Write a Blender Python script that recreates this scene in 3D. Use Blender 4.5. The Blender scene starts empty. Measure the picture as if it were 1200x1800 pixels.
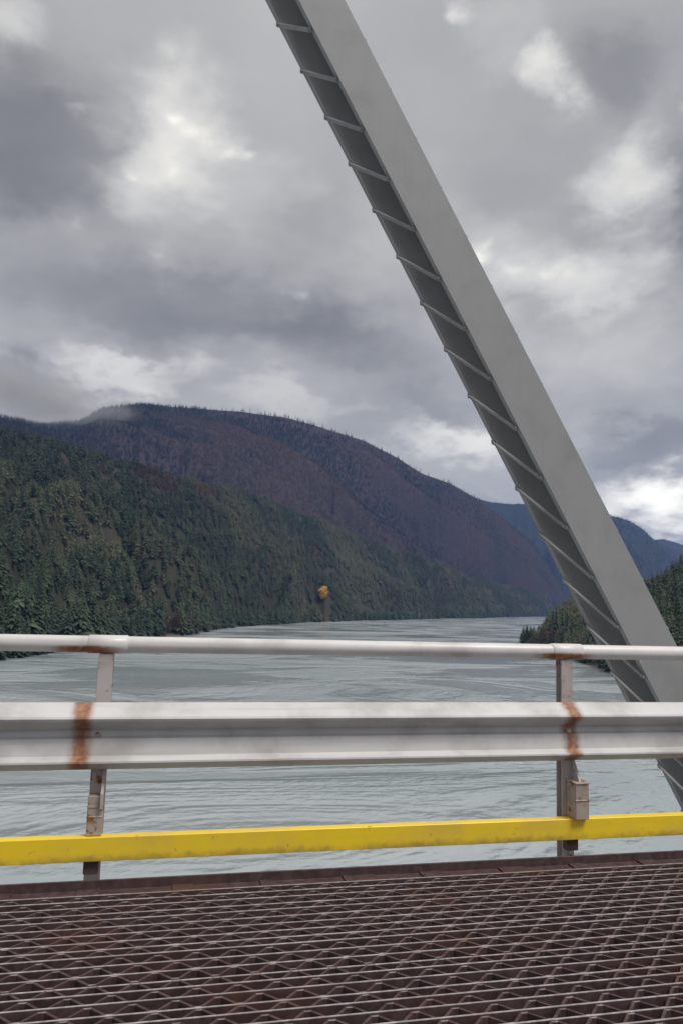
import bpy, bmesh, math, random
import numpy as np
from mathutils import Vector, Matrix
R = math.radians
random.seed(7)
rng = np.random.default_rng(11)
scene = bpy.context.scene
COL = scene.collection

# ------------------------------------------------------------------ camera
CAM_H = 1.28                       # eye height above the bridge deck (inside a car)
yaw, pitch, roll = R(12.8), R(7.02), R(1.72)
fwd = Vector((math.sin(yaw)*math.cos(pitch), math.cos(yaw)*math.cos(pitch), math.sin(pitch)))
r0 = Vector((math.cos(yaw), -math.sin(yaw), 0)); u0 = r0.cross(fwd)
rt = r0*math.cos(roll) + u0*math.sin(roll); up = u0*math.cos(roll) - r0*math.sin(roll)
cd = bpy.data.cameras.new('camera'); cam = bpy.data.objects.new('camera', cd); COL.objects.link(cam)
cam.matrix_world = Matrix(((rt.x, up.x, -fwd.x, 0), (rt.y, up.y, -fwd.y, 0), (rt.z, up.z, -fwd.z, CAM_H), (0, 0, 0, 1)))
cd.sensor_fit = 'AUTO'; cd.sensor_width = 36; cd.lens = 26; cd.clip_start = 0.05; cd.clip_end = 40000
scene.camera = cam

# ------------------------------------------------------------------ light: overcast daylight
SUN_AZ, SUN_EL = R(138), R(60)      # azimuth clockwise from +Y
sd = bpy.data.lights.new('sun', 'SUN'); sd.energy = 1.5; sd.angle = R(22); sd.color = (1.0, 0.965, 0.92)
sun = bpy.data.objects.new('sun', sd); COL.objects.link(sun)
sdir = Vector((math.sin(SUN_AZ)*math.cos(SUN_EL), math.cos(SUN_AZ)*math.cos(SUN_EL), math.sin(SUN_EL)))
sun.rotation_euler = sdir.to_track_quat('Z', 'Y').to_euler()

scene.view_settings.view_transform = 'Standard'; scene.view_settings.look = 'None'
scene.view_settings.exposure = 0.85; scene.view_settings.gamma = 1.0
scene.view_settings.use_curve_mapping = False

class NT:
    """small helper for writing node trees as expressions"""
    def __init__(s, tree): s.t = tree; s.n = tree.nodes; s.l = tree.links
    def node(s, typ, ins=None, **kw):
        n = s.n.new(typ)
        for k, v in kw.items(): setattr(n, k, v)
        for k, v in (ins or {}).items(): s.set(n.inputs[k], v)
        return n
    def set(s, sock, v):
        if isinstance(v, bpy.types.NodeSocket): s.l.new(v, sock)
        elif v is not None: sock.default_value = v
    def m(s, op, a, b=None, c=None, clamp=False):
        n = s.node('ShaderNodeMath', operation=op, use_clamp=clamp)
        for i, v in enumerate((a, b, c)):
            if v is not None: s.set(n.inputs[i], v)
        return n.outputs[0]
    def v(s, op, a, b=None, scale=None):
        n = s.node('ShaderNodeVectorMath', operation=op)
        s.set(n.inputs[0], a)
        if b is not None: s.set(n.inputs[1], b)
        if scale is not None: s.set(n.inputs['Scale'], scale)
        return n.outputs['Value'] if op in ('LENGTH', 'DOT_PRODUCT') else n.outputs[0]
    def mix(s, f, a, b, blend='MIX'):
        n = s.node('ShaderNodeMix', data_type='RGBA', blend_type=blend)
        s.set(n.inputs[0], f); s.set(n.inputs[6], a); s.set(n.inputs[7], b)
        return n.outputs[2]
    def noise(s, vec, scale, detail=4, rough=0.55, dist=0.0):
        n = s.node('ShaderNodeTexNoise', {'Scale': scale, 'Detail': detail, 'Roughness': rough, 'Distortion': dist})
        if vec is not None: s.l.new(vec, n.inputs['Vector'])
        return n
    def ramp(s, f, stops):
        n = s.node('ShaderNodeValToRGB'); s.set(n.inputs[0], f)
        e = n.color_ramp.elements
        while len(e) < len(stops): e.new(0.5)
        for el, (p, c) in zip(e, stops):
            el.position = p; el.color = c if len(c) == 4 else (*c, 1)
        return n.outputs[0]
    def step(s, x, a, b):
        n = s.node('ShaderNodeMapRange', {'Value': x, 'From Min': a, 'From Max': b}, interpolation_type='SMOOTHSTEP')
        return n.outputs[0]

world = bpy.data.worlds.new('World'); scene.world = world; world.use_nodes = True
w = NT(world.node_tree); w.n.clear()
SKY_STRENGTH = 0.1
tc = w.node('ShaderNodeTexCoord'); D = tc.outputs['Generated']
nish = w.node('ShaderNodeTexSky', sky_type='NISHITA'); nish.sun_disc = False
nish.sun_elevation = SUN_EL; nish.sun_rotation = SUN_AZ; nish.air_density = 1; nish.dust_density = 2
sep = w.node('ShaderNodeSeparateXYZ'); w.set(sep.inputs[0], D)
zc = w.m('MAXIMUM', sep.outputs[2], 0.0)
inv = w.m('DIVIDE', 1.0, w.m('ADD', zc, 0.36))
flat = w.node('ShaderNodeCombineXYZ', {0: w.m('MULTIPLY', sep.outputs[0], inv), 1: w.m('MULTIPLY', sep.outputs[1], inv), 2: 0.0}).outputs[0]
n_big = w.noise(flat, 1.9, 6, 0.5, 0.1).outputs['Fac']
n_mid = w.noise(w.v('ADD', flat, (5.3, 2.1, 1.7)), 4.6, 9, 0.55, 0.1).outputs['Fac']
warpn = w.noise(w.v('ADD', flat, (1.3, 7.1, 3.7)), 3.4, 8, 0.62)
warp = w.v('SCALE', w.v('SUBTRACT', warpn.outputs['Color'], (0.5, 0.5, 0.5)), scale=0.22)
Dw = w.v('NORMALIZE', w.v('ADD', D, warp))
sw = w.node('ShaderNodeSeparateXYZ'); w.set(sw.inputs[0], Dw)
AZ = w.m('MULTIPLY', w.m('ARCTAN2', sw.outputs[0], sw.outputs[1]), 180/math.pi)
EL = w.m('MULTIPLY', w.m('ARCSINE', sw.outputs[2]), 180/math.pi)
val = w.m('ADD', 0.415, w.m('MULTIPLY', w.m('SUBTRACT', n_big, 0.5), 0.30))
val = w.m('ADD', val, w.m('MULTIPLY', w.m('SUBTRACT', n_mid, 0.5), 0.17))
# cloud masses: azimuth, elevation, widths (deg), brightness
CLOUDS = [(-12.0, 30.5, 8.5, 5.0, -0.21), (-14, 27, 5, 2.5, -0.07), (0, 21.3, 15, 2.8, -0.15), (10.6, 19.3, 8, 2.4, -0.13),
          (40, 26.4, 3.5, 6, -0.20), (-12, 15.2, 5, 1.8, -0.16), (34, 36.4, 3.5, 2.2, -0.12), (19, 15.6, 4.5, 1.9, -0.10),
          (35, 12.2, 6, 1.6, -0.13), (-1.5, 32.5, 4.5, 7.0, 0.32), (5, 30, 6, 4, 0.12), (-3.5, 16.4, 7.5, 1.5, 0.36), (8, 14.6, 6, 1.2, 0.18), (28.1, 36.0, 2.6, 2.0, 0.36),
          (33.5, 30.5, 4.6, 3.4, 0.40), (31.5, 24.5, 6, 3.6, 0.32), (33, 18.5, 8, 4, 0.12), (16, 28, 7, 6, 0.08), (24, 26, 5, 4, 0.12), (21.5, 12.0, 7.0, 2.2, 0.46), (36, 7.4, 7.5, 2.6, 1.1),
          (-14.3, 37, 3.0, 2.2, 0.22), (25, 38, 5, 3, 0.10), (-55, 35, 14, 6, -0.14), (-70, 22, 18, 4, 0.22), (75, 30, 14, 7, -0.14), (95, 18, 20, 5, 0.25),
          (150, 35, 20, 8, -0.14), (-140, 25, 24, 6, 0.2), (180, 16, 20, 4, 0.25), (-110, 45, 20, 9, -0.12)]
Dp = w.v('ADD', w.v('MULTIPLY', D, (1.0, 1.0, 1.6)), w.v('SCALE', warp, scale=0.35))
lump = lambda sc, dt: w.m('ABSOLUTE', w.m('SUBTRACT', w.m('MULTIPLY', w.noise(Dp, sc, dt, 0.55).outputs['Fac'], 2.0), 1.0))
puff = w.m('SUBTRACT', w.m('ADD', w.m('MULTIPLY', lump(5.5, 3), 1.5), w.m('ADD', w.m('MULTIPLY', lump(12.0, 2), 0.55), w.m('MULTIPLY', lump(27.0, 3), 0.18))), 0.50)
for a, e, sa, se, amp in CLOUDS:
    g = w.m('ADD', w.m('POWER', w.m('ABSOLUTE', w.m('DIVIDE', w.m('SUBTRACT', AZ, a), sa)), 2.0),
            w.m('POWER', w.m('ABSOLUTE', w.m('DIVIDE', w.m('SUBTRACT', EL, e), se)), 2.0))
    e_ = w.m('EXPONENT', w.m('MULTIPLY', g, -1.0))
    if amp > 0: e_ = w.step(w.m('ADD', e_, w.m('MULTIPLY', puff, 0.62)), 0.05, 1.1)     # ragged bright puffs
    else: e_ = w.step(w.m('ADD', e_, w.m('MULTIPLY', puff, -0.14)), 0.04, 1.0)
    val = w.m('ADD', val, w.m('MULTIPLY', e_, amp))
val = w.m('SMOOTH_MAX', val, 0.17, 0.14)
# overcast skies get brighter towards the zenith
val = w.m('MULTIPLY', val, w.m('ADD', 1.0, w.m('MULTIPLY', w.step(sep.outputs[2], 0.62, 1.0), 1.2)))
tint = w.ramp(w.m('MULTIPLY', val, 1.0), [(0.15, (1.0, 0.985, 0.95)), (0.36, (1.015, 0.997, 0.955)), (0.62, (1.03, 1.005, 0.945)), (0.85, (1.04, 1.01, 0.91))])
ccol = w.v('SCALE', tint, scale=w.m('MULTIPLY', val, 0.625/SKY_STRENGTH))
skycol = w.mix(0.96, nish.outputs[0], ccol)
bg = w.node('ShaderNodeBackground', {'Color': skycol, 'Strength': SKY_STRENGTH})
wo = w.node('ShaderNodeOutputWorld'); w.l.new(bg.outputs[0], wo.inputs['Surface'])

# ------------------------------------------------------------------ object helpers
def tag(o, label=None, cat=None, group=None, kind=None):
    for k, v in (('label', label), ('category', cat), ('group', group), ('kind', kind)):
        if v: o[k] = v
    return o
def link(o, parent=None):
    COL.objects.link(o)
    if parent: o.parent = parent
    return o
def empty(name, loc=(0, 0, 0)):
    o = bpy.data.objects.new(name, None); o.location = loc; o.empty_display_size = 0.2
    return link(o)
def mesh_np(name, verts, faces, mats=(), smooth=False, midx=None):
    me = bpy.data.meshes.new(name); me.from_pydata([tuple(map(float, v)) for v in verts], [], [tuple(map(int, f)) for f in faces])
    for m in mats: me.materials.append(m)
    if midx is not None: me.polygons.foreach_set('material_index', midx)
    if smooth: me.polygons.foreach_set('use_smooth', [True]*len(me.polygons))
    me.update()
    return me
def obj(name, me, parent=None):
    return link(bpy.data.objects.new(name, me), parent)
class MB:
    def __init__(s): s.v = []; s.f = []; s.mi = []
    def add(s, vs, fs, mi=0):
        b = len(s.v); s.v += [tuple(v) for v in vs]; s.f += [tuple(i+b for i in f) for f in fs]; s.mi += [mi]*len(fs)
    def box(s, x0, x1, y0, y1, z0, z1, mi=0):
        s.add([(x0,y0,z0),(x1,y0,z0),(x1,y1,z0),(x0,y1,z0),(x0,y0,z1),(x1,y0,z1),(x1,y1,z1),(x0,y1,z1)],
              [(0,3,2,1),(4,5,6,7),(0,1,5,4),(1,2,6,5),(2,3,7,6),(3,0,4,7)], mi)
    def prism(s, prof, x0, x1, mi=0):            # closed (y,z) profile swept along x
        n = len(prof)
        s.add([(x0, y, z) for y, z in prof] + [(x1, y, z) for y, z in prof],
              [(i, (i+1) % n, n+(i+1) % n, n+i) for i in range(n)] + [tuple(range(n-1, -1, -1)), tuple(range(n, 2*n))], mi)
    def dome(s, c, ax, r, h, mi=0, k=8):         # rivet or bolt head on a surface
        ax = Vector(ax).normalized(); t = ax.orthogonal().normalized(); b = ax.cross(t); c = Vector(c)
        vs = []
        for rr, hh in ((r, 0), (r*0.8, h*0.6), (r*0.4, h)):
            vs += [c + ax*hh + (t*math.cos(a)+b*math.sin(a))*rr for a in [2*math.pi*i/k for i in range(k)]]
        fs = [(j*k+i, j*k+(i+1) % k, (j+1)*k+(i+1) % k, (j+1)*k+i) for j in range(2) for i in range(k)] + [tuple(range(2*k, 3*k))]
        s.add(vs, fs, mi)
    def mesh(s, name, mats, smooth=False):
        return mesh_np(name, s.v, s.f, mats if isinstance(mats, (list, tuple)) else [mats], smooth, s.mi)
    def build(s, name, mats, parent=None, bevel=0, smooth=False):
        me = s.mesh(name, mats, smooth)
        bm = bmesh.new(); bm.from_mesh(me); bmesh.ops.recalc_face_normals(bm, faces=bm.faces)
        if bevel: bmesh.ops.bevel(bm, geom=[e for e in bm.edges if e.calc_face_angle(0) > 0.5], offset=bevel, segments=1, affect='EDGES')
        bm.to_mesh(me); bm.free()
        return obj(name, me, parent)

# ------------------------------------------------------------------ materials
def material(name, rough=0.6, metal=0.0, spec=0.5):
    m = bpy.data.materials.new(name); m.use_nodes = True
    t = NT(m.node_tree); b = t.n['Principled BSDF']
    b.inputs['Roughness'].default_value = rough; b.inputs['Metallic'].default_value = metal
    b.inputs['Specular IOR Level'].default_value = spec
    return m, t, b
def bump(t, b, h, strength, dist):
    n = t.node('ShaderNodeBump', {'Height': h, 'Strength': strength, 'Distance': dist}); t.l.new(n.outputs[0], b.inputs['Normal'])
RUST_AT = [-2.75, -0.345, 2.125, 4.5]
POSTS = [-2.68, -0.275, 2.13, 4.535]
def worn_paint(name, base, dirt, rust_scale, rust_amt, near_posts=0.0, rough=0.45, pw=0.055, off=0.0, low=None, grain=(0.6, 14.0, 14.0), splash=None):
    """paint with grime, chips and rust; rust gathers at the fixings if near_posts > 0"""
    m, t, b = material(name, rough)
    P = t.node('ShaderNodeNewGeometry').outputs['Position']
    s = t.node('ShaderNodeSeparateXYZ'); t.set(s.inputs[0], P)
    n1 = t.noise(P, 3.0, 6, 0.6).outputs['Fac']; n2 = t.noise(P, rust_scale, 8, 0.65, 0.4).outputs['Fac']
    st = t.v('MULTIPLY', P, grain); n3 = t.noise(st, 2.0, 5, 0.6).outputs['Fac']
    c = t.mix(t.step(n1, 0.42, 0.72), base, dirt)
    c = t.mix(t.m('MULTIPLY', t.step(n3, 0.5, 0.75), 0.55), c, dirt)
    if splash:
        g_ = t.m('MULTIPLY', t.step(t.m('ADD', s.outputs[2], t.m('MULTIPLY', n2, 0.07)), splash[1], splash[0]), t.step(n1, 0.3, 0.6))
        c = t.mix(t.m('MULTIPLY', g_, 0.65), c, (0.20, 0.14, 0.07, 1))
    mask = t.step(n2, rust_amt, rust_amt+0.09)
    if near_posts:
        near = None
        for px in RUST_AT:
            g = t.m('EXPONENT', t.m('MULTIPLY', t.m('POWER', t.m('ABSOLUTE', t.m('DIVIDE', t.m('SUBTRACT', s.outputs[0], px+off), pw)), 2.0), -1.0))
            near = g if near is None else t.m('ADD', near, g)
        n4 = t.noise(t.v('MULTIPLY', P, (1.0, 1.0, 0.45)), 13.0, 7, 0.68).outputs['Fac']
        fx = t.m('MULTIPLY', near, t.m('ADD', 0.25, t.m('MULTIPLY', n4, 1.5)))
        if low:      # rust bleeding only below a height
            fx = t.m('MULTIPLY', fx, t.step(s.outputs[2], low[1], low[0]))
        mask = t.m('MAXIMUM', mask, t.m('MULTIPLY', t.step(fx, 0.18, 0.95), near_posts))
    rn = t.noise(P, 40.0, 5, 0.6).outputs['Fac']
    rust = t.ramp(rn, [(0.3, (0.09, 0.028, 0.012)), (0.5, (0.26, 0.085, 0.025)), (0.7, (0.42, 0.17, 0.06))])
    t.set(b.inputs['Base Color'], t.mix(mask, c, rust))
    t.set(b.inputs['Roughness'], t.m('ADD', rough, t.m('MULTIPLY', mask, 0.35)))
    bump(t, b, t.m('ADD', t.m('MULTIPLY', mask, 0.6), n2), 0.25, 0.003)
    return m
M_GALV = worn_paint('galvanised_beam', (0.585, 0.575, 0.57, 1), (0.40, 0.385, 0.375, 1), 7.0, 0.70, 0.9, 0.38, 0.052, -0.01)
M_TUBE = worn_paint('painted_tube', (0.66, 0.64, 0.63, 1), (0.47, 0.43, 0.42, 1), 9.0, 0.70, 0.95, 0.38, 0.17, -0.02, (1.035, 1.06))
M_POST = worn_paint('post_paint', (0.47, 0.425, 0.415, 1), (0.33, 0.26, 0.235, 1), 13.0, 0.555, 0, 0.6)
M_BRACK = worn_paint('bracket_paint', (0.42, 0.36, 0.315, 1), (0.28, 0.20, 0.16, 1), 17.0, 0.53, 0, 0.6)
M_YEL = worn_paint('yellow_paint', (0.86, 0.61, 0.025, 1), (0.74, 0.51, 0.06, 1), 17.0, 0.635, 0, 0.4, splash=(0.125, 0.165))
M_STEEL = worn_paint('truss_paint', (0.292, 0.294, 0.302, 1), (0.252, 0.252, 0.256, 1), 9.0, 0.735, 0, 0.62, grain=(9.0, 9.0, 0.7))
M_LACE = worn_paint('lacing_paint', (0.29, 0.29, 0.29, 1), (0.22, 0.21, 0.205, 1), 14.0, 0.72, 0, 0.45)
def grate_mat(name, dark, light, rust):
    m, t, b = material(name, 0.62)
    P = t.node('ShaderNodeNewGeometry').outputs['Position']
    a = t.noise(P, 2.2, 6, 0.65).outputs['Fac']; c = t.noise(P, 22.0, 6, 0.65).outputs['Fac']; d = t.noise(t.v('MULTIPLY', P, (1.2, 9, 9)), 2.5, 5, 0.6).outputs['Fac']
    k = t.mix(t.step(c, 0.38, 0.66), dark, light)
    k = t.mix(t.m('MULTIPLY', t.step(a, 0.48, 0.70), 0.8), k, rust)
    k = t.mix(t.m('MULTIPLY', t.step(d, 0.56, 0.75), 0.6), k, (light[0]*1.35, light[1]*1.3, light[2]*1.3, 1))
    t.set(b.inputs['Base Color'], k); bump(t, b, c, 0.5, 0.002)
    return m
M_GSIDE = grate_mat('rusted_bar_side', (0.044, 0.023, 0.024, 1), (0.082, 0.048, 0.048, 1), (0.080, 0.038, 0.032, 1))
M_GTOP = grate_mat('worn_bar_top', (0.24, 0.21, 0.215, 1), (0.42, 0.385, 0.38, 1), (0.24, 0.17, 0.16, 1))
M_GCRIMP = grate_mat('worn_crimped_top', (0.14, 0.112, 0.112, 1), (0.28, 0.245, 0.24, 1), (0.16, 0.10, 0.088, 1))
M_BOLT = worn_paint('bolt_steel', (0.5, 0.48, 0.46, 1), (0.3, 0.22, 0.17, 1), 30.0, 0.5, 0, 0.45)

# ------------------------------------------------------------------ noise for the terrain
def vnoise(x, y, seed=0):
    def h(i, j):
        n = (i.astype(np.int64)*374761393 + j.astype(np.int64)*668265263 + seed*974634777) & 0xffffffff
        n = ((n ^ (n >> 13))*1274126177) & 0xffffffff
        return ((n ^ (n >> 16)) & 0xffff)/65535.0
    i, j = np.floor(x), np.floor(y); fx, fy = x-i, y-j
    fx = fx*fx*(3-2*fx); fy = fy*fy*(3-2*fy)
    return (h(i, j)*(1-fx)+h(i+1, j)*fx)*(1-fy) + (h(i, j+1)*(1-fx)+h(i+1, j+1)*fx)*fy
def fbm(x, y, oct=5, seed=0, gain=0.5):
    a, s, tot = 1.0, 0.0, 0.0
    for o in range(oct):
        s = s + a*(vnoise(x*2**o, y*2**o, seed+o)-0.5); tot += a; a *= gain
    return s/tot*2
def ridged(x, y, oct=4, seed=0):
    a, s, tot = 1.0, 0.0, 0.0
    for o in range(oct):
        s = s + a*(1-np.abs(2*vnoise(x*2**o, y*2**o, seed+o)-1)); tot += a; a *= 0.5
    return s/tot
WATER_Z = -45.0

# ------------------------------------------------------------------ river
mw, t, b = material('river_water', 0.13)
P = t.node('ShaderNodeNewGeometry').outputs['Position']
patch = t.noise(t.v('MULTIPLY', P, (0.006, 0.012, 0.0)), 1.0, 5, 0.62, 1.2).outputs['Fac']
w1 = t.noise(t.v('MULTIPLY', P, (0.085, 0.125, 0)), 1.0, 3, 0.55, 0.3).outputs['Fac']
w2 = t.noise(t.v('MULTIPLY', P, (0.34, 0.46, 0)), 1.0, 3, 0.5, 0.2).outputs['Fac']
hgt = t.m('ADD', t.m('MULTIPLY', w1, 2.6), t.m('MULTIPLY', w2, 1.7))
hgt = t.m('MULTIPLY', hgt, t.m('ADD', 0.10, t.m('MULTIPLY', t.step(patch, 0.44, 0.66), 1.7)))
t.set(b.inputs['Base Color'], t.mix(t.step(t.noise(t.v('MULTIPLY', P, (0.004, 0.01, 0)), 1.0, 3).outputs['Fac'], 0.35, 0.65), (0.262, 0.300, 0.308, 1), (0.33, 0.36, 0.372, 1)))
b.inputs['IOR'].default_value = 1.33
t.set(b.inputs['Roughness'], t.m('ADD', 0.06, t.m('MULTIPLY', t.step(patch, 0.38, 0.60), 0.20)))
bump(t, b, hgt, 0.8, 1.0)
river = obj('river', mesh_np('river', [(-8000,-2500,WATER_Z),(10500,-2500,WATER_Z),(10500,12500,WATER_Z),(-8000,12500,WATER_Z)], [(0,1,2,3)], [mw]))
tag(river, 'wide grey green rippled river bending away behind the railing', 'river', kind='structure')

# ------------------------------------------------------------------ hills: (azimuth, shore distance, ridge distance, ridge elevation angle in degrees) as surveyed from the bridge
def ground_mat(name, cols, scale, bank=None):
    m, t, b = material(name, 0.95, spec=0.1)
    P = t.node('ShaderNodeNewGeometry').outputs['Position']
    n = t.noise(P, scale, 7, 0.62, 0.3).outputs['Fac']; n2 = t.noise(P, scale*9, 5, 0.6).outputs['Fac']
    c = t.ramp(n, [(p, c) for p, c in zip(np.linspace(0.3, 0.7, len(cols)), cols)])
    c = t.mix(t.m('MULTIPLY', n2, 0.6), c, (0.03, 0.035, 0.03, 1))
    if bank:      # bare mud and broken rock along the waterline
        z = t.node('ShaderNodeSeparateXYZ'); t.set(z.inputs[0], P)
        n3 = t.noise(P, 0.12, 6, 0.65).outputs['Fac']
        k = t.step(t.m('ADD', z.outputs[2], t.m('MULTIPLY', n3, 5.0)), -39.0, -43.0)
        c = t.mix(k, c, t.mix(n2, (0.07, 0.055, 0.045, 1), bank))
    t.set(b.inputs['Base Color'], c)
    return m
SPUR_B = (330, 760, 2.4)
def spur_field(A, v, X, Y, mean_d, sp, seed):
    sk = A*mean_d/sp[1] + v*sp[2]
    return ridged(sk+0.25*fbm(X/600, Y/600, 4, seed+9), 0.4*v+0*sk, 3, seed+5)
def hill(name, rows, nu, nv, prof, amp, nsc, mat, tree_h, seed, spur=0.0, fold=0.0, z0=WATER_Z-1.5, back=0.5):
    rows = np.array(rows, float)
    a = np.linspace(rows[0, 0], rows[-1, 0], nu)
    def ip(k):   # smoothed piecewise interpolation
        y = np.interp(a, rows[:, 0], rows[:, k]); ker = np.hanning(9); ker /= ker.sum()
        return np.convolve(np.pad(y, 4, mode='edge'), ker, 'valid')
    ds, dr, el = ip(1), ip(2), ip(3)
    ds = ds + fbm(a*1.1, a*0, 4, seed+50)*ds*0.03
    zr = CAM_H + dr*np.tan(np.radians(el)) - tree_h
    v = np.concatenate([np.linspace(0, 1, nv)**1.15, 1 + np.linspace(0, back, nv//5)[1:]])
    dist = ds[:, None] + (dr-ds)[:, None]*v[None, :]
    A = np.radians(a)[:, None]
    X, Y = dist*np.sin(A), dist*np.cos(A)
    vv = np.minimum(v, 1); pz = prof(vv)
    Z = z0 + (zr[:, None]-z0)*pz[None, :]
    bk = np.maximum(v-1, 0)[None, :]; Z = Z - (zr[:, None]-z0)*(bk/back)**1.3*1.0
    win = np.minimum(1, vv*6)*np.where(v > 1, 0.6, 1-0.75*vv**4)
    Z = Z + win[None, :]*amp*fbm(X/nsc, Y/nsc, 5, seed)
    if spur:
        Z = Z + (4*vv*(1-vv))[None, :]*spur[0]*(spur_field(A, v[None, :], X, Y, dr.mean(), spur, seed)-0.6)
    if fold:      # rolling shelves one behind the other
        ph = 2.4*v[None, :] + 1.5*fbm(A*9+0*X, 0*X+3.3, 3, seed+77) + 0.35*fbm(X/420, Y/420, 3, seed+78)
        Z = Z + (np.minimum(1, vv*5)*(1-vv**5))[None, :]*fold*np.sin(2*np.pi*ph)*(dr[:, None]/1800)**0.5
    Z = np.maximum(Z, z0 if z0 < 0 else z0-60)
    nvv = len(v); idx = np.arange(nu*nvv).reshape(nu, nvv)
    q = np.stack([idx[:-1, :-1], idx[1:, :-1], idx[1:, 1:], idx[:-1, 1:]], -1).reshape(-1, 4)
    me = mesh_np(name, np.stack([X, Y, Z], -1).reshape(-1, 3), q, [mat], True)
    return obj(name, me), (X, Y, Z, v, a)
def scatter(grid, n, vmax, amin, amax, vmin=0.004):
    X, Y, Z, v, a = grid
    nu, nvv = X.shape
    ui = np.where((a >= amin) & (a <= amax))[0]; vi = np.where((v >= vmin) & (v <= vmax))[0]
    ui, vi = ui[ui < nu-1], vi[vi < nvv-1]
    I, J = np.meshgrid(ui, vi, indexing='ij'); I, J = I.ravel(), J.ravel()
    ar = np.abs((X[I+1, J]-X[I, J])*(Y[I, J+1]-Y[I, J]) - (X[I, J+1]-X[I, J])*(Y[I+1, J]-Y[I, J]))
    k = rng.choice(len(I), n, p=ar/ar.sum()); I, J = I[k], J[k]
    f, g = rng.random(n), rng.random(n)
    bl = lambda Q: Q[I, J]*(1-f)*(1-g)+Q[I+1, J]*f*(1-g)+Q[I, J+1]*(1-f)*g+Q[I+1, J+1]*f*g
    return np.stack([bl(X), bl(Y), bl(Z)], -1), v[J]*(1-g)+v[J+1]*g
G_A = ground_mat('forest_floor', [(0.035, 0.032, 0.024), (0.05, 0.05, 0.032), (0.06, 0.042, 0.035)], 0.006, (0.20, 0.165, 0.14, 1))
G_B = ground_mat('mountain_slope', [(0.028, 0.029, 0.031), (0.048, 0.038, 0.042), (0.066, 0.045, 0.046), (0.042, 0.04, 0.04)], 0.0028)
G_C = ground_mat('distant_slope', [(0.03, 0.04, 0.035), (0.045, 0.05, 0.045)], 0.003)
G_D = ground_mat('bank_ground', [(0.05, 0.05, 0.035), (0.09, 0.065, 0.05), (0.13, 0.10, 0.085)], 0.03, (0.26, 0.21, 0.175, 1))
A_ROWS = [(-34, 400, 1250, 12.5), (-24, 440, 1300, 12.4), (-16, 510, 1400, 12.0), (-11.9, 560, 1450, 11.5), (-8.2, 628, 1500, 11.2), (-4.2, 740, 1600, 10.3), (1.6, 968, 1800, 9.05),
          (4.2, 1220, 2000, 8.6), (11.2, 1750, 2600, 6.5), (17.3, 2289, 3150, 4.1), (23.8, 3225, 4000, 2.2), (28.4, 4871, 5500, 0.95), (29.6, 6200, 6700, 0.45), (31, 6900, 7300, 0.3)]
B_ROWS = [(-26, 2000, 3400, 12.0), (-18, 2100, 3500, 12.2), (-12.6, 2200, 3600, 12.45), (-9.6, 2250, 3650, 12.3), (-7.2, 2300, 3700, 12.75), (-5.7, 2300, 3700, 13.85), (-2.5, 2350, 3750, 14.6),
          (1, 2450, 3800, 14.62), (4.5, 2600, 3800, 14.65), (8.1, 2800, 3850, 14.35), (10.8, 3000, 3900, 13.75), (14.4, 3300, 4000, 12.75), (17.1, 3500, 4100, 11.45), (18.9, 3650, 4250, 10.3),
          (21.2, 3900, 4450, 9.5), (23.3, 4150, 4750, 8.3), (25.1, 4500, 5100, 6.95), (27.2, 4950, 5600, 5.2), (28.4, 5300, 6000, 3.6), (29.6, 6000, 6500, 0.9), (31, 6600, 7000, 0.3)]
C_ROWS = [(14, 6900, 7700, 8.4), (20.7, 6900, 7700, 8.45), (23.3, 6900, 7700, 8.2), (26.5, 6900, 7700, 8.05), (28.4, 6900, 7700, 7.7), (32.6, 6700, 7600, 7.05), (34, 6700, 7500, 6.55), (35.1, 6700, 7500, 5.92),
          (36.1, 6700, 7500, 5.05), (37, 6700, 7500, 4.05), (38.7, 6700, 7500, 2.7), (44, 6700, 7500, 1.5)]
E_ROWS = [(30, 8700, 9600, 4.0), (34, 8700, 9600, 5.0), (36.4, 8700, 9600, 5.2), (37.7, 8700, 9600, 4.85), (39.9, 8700, 9600, 4.7), (46, 8700, 9600, 4.2)]
D_ROWS = [(26.6, 1020, 1045, -2.35), (27.0, 1000, 1060, -2.1), (27.8, 965, 1080, -1.5), (28.6, 860, 1080, -0.4), (29.2, 810, 1080, 0.25), (30, 745, 1060, 0.5), (32.3, 625, 980, 1.0), (35, 553, 900, 2.1),
          (37.6, 500, 860, 3.9), (41, 440, 800, 5.2), (48, 380, 750, 7.0)]
hillA, gA = hill('forested_hill', A_ROWS, 420, 90, lambda v: 0.035*np.minimum(1, v*14)+0.965*v**1.45, 85, 300, G_A, 18, 3, (105, 380, 1.5), fold=34)
tag(hillA, 'long hillside covered in dark green conifers sloping down to the river', 'hill', kind='structure')
hillB, gB = hill('mountain', B_ROWS, 420, 110, lambda v: v**0.9, 30, 420, G_B, 14, 21, SPUR_B)
tag(hillB, 'big purple brown mountain with a rounded top under the clouds', 'mountain', kind='structure')
hillC, gC = hill('ridge', C_ROWS, 300, 60, lambda v: v**0.9, 170, 330, G_C, 10, 33, (220, 700, 2.0))
tag(hillC, 'hazy blue mountain ridge far behind the steel diagonal', 'ridge', kind='structure')
hillE, gE = hill('ridge', E_ROWS, 160, 40, lambda v: v**0.9, 160, 700, G_C, 10, 41, (200, 800, 2.0))
tag(hillE, 'palest small blue ridge farthest down the valley', 'ridge', kind='structure')
hillD, gD = hill('promontory', D_ROWS, 220, 60, lambda v: 0.10*np.minimum(1, v*9)+0.90*v**1.1, 5, 60, G_D, 15, 55, back=0.8)
tag(hillD, 'wooded rocky point of land on the right bank behind the diagonal', 'headland', kind='structure')

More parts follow.
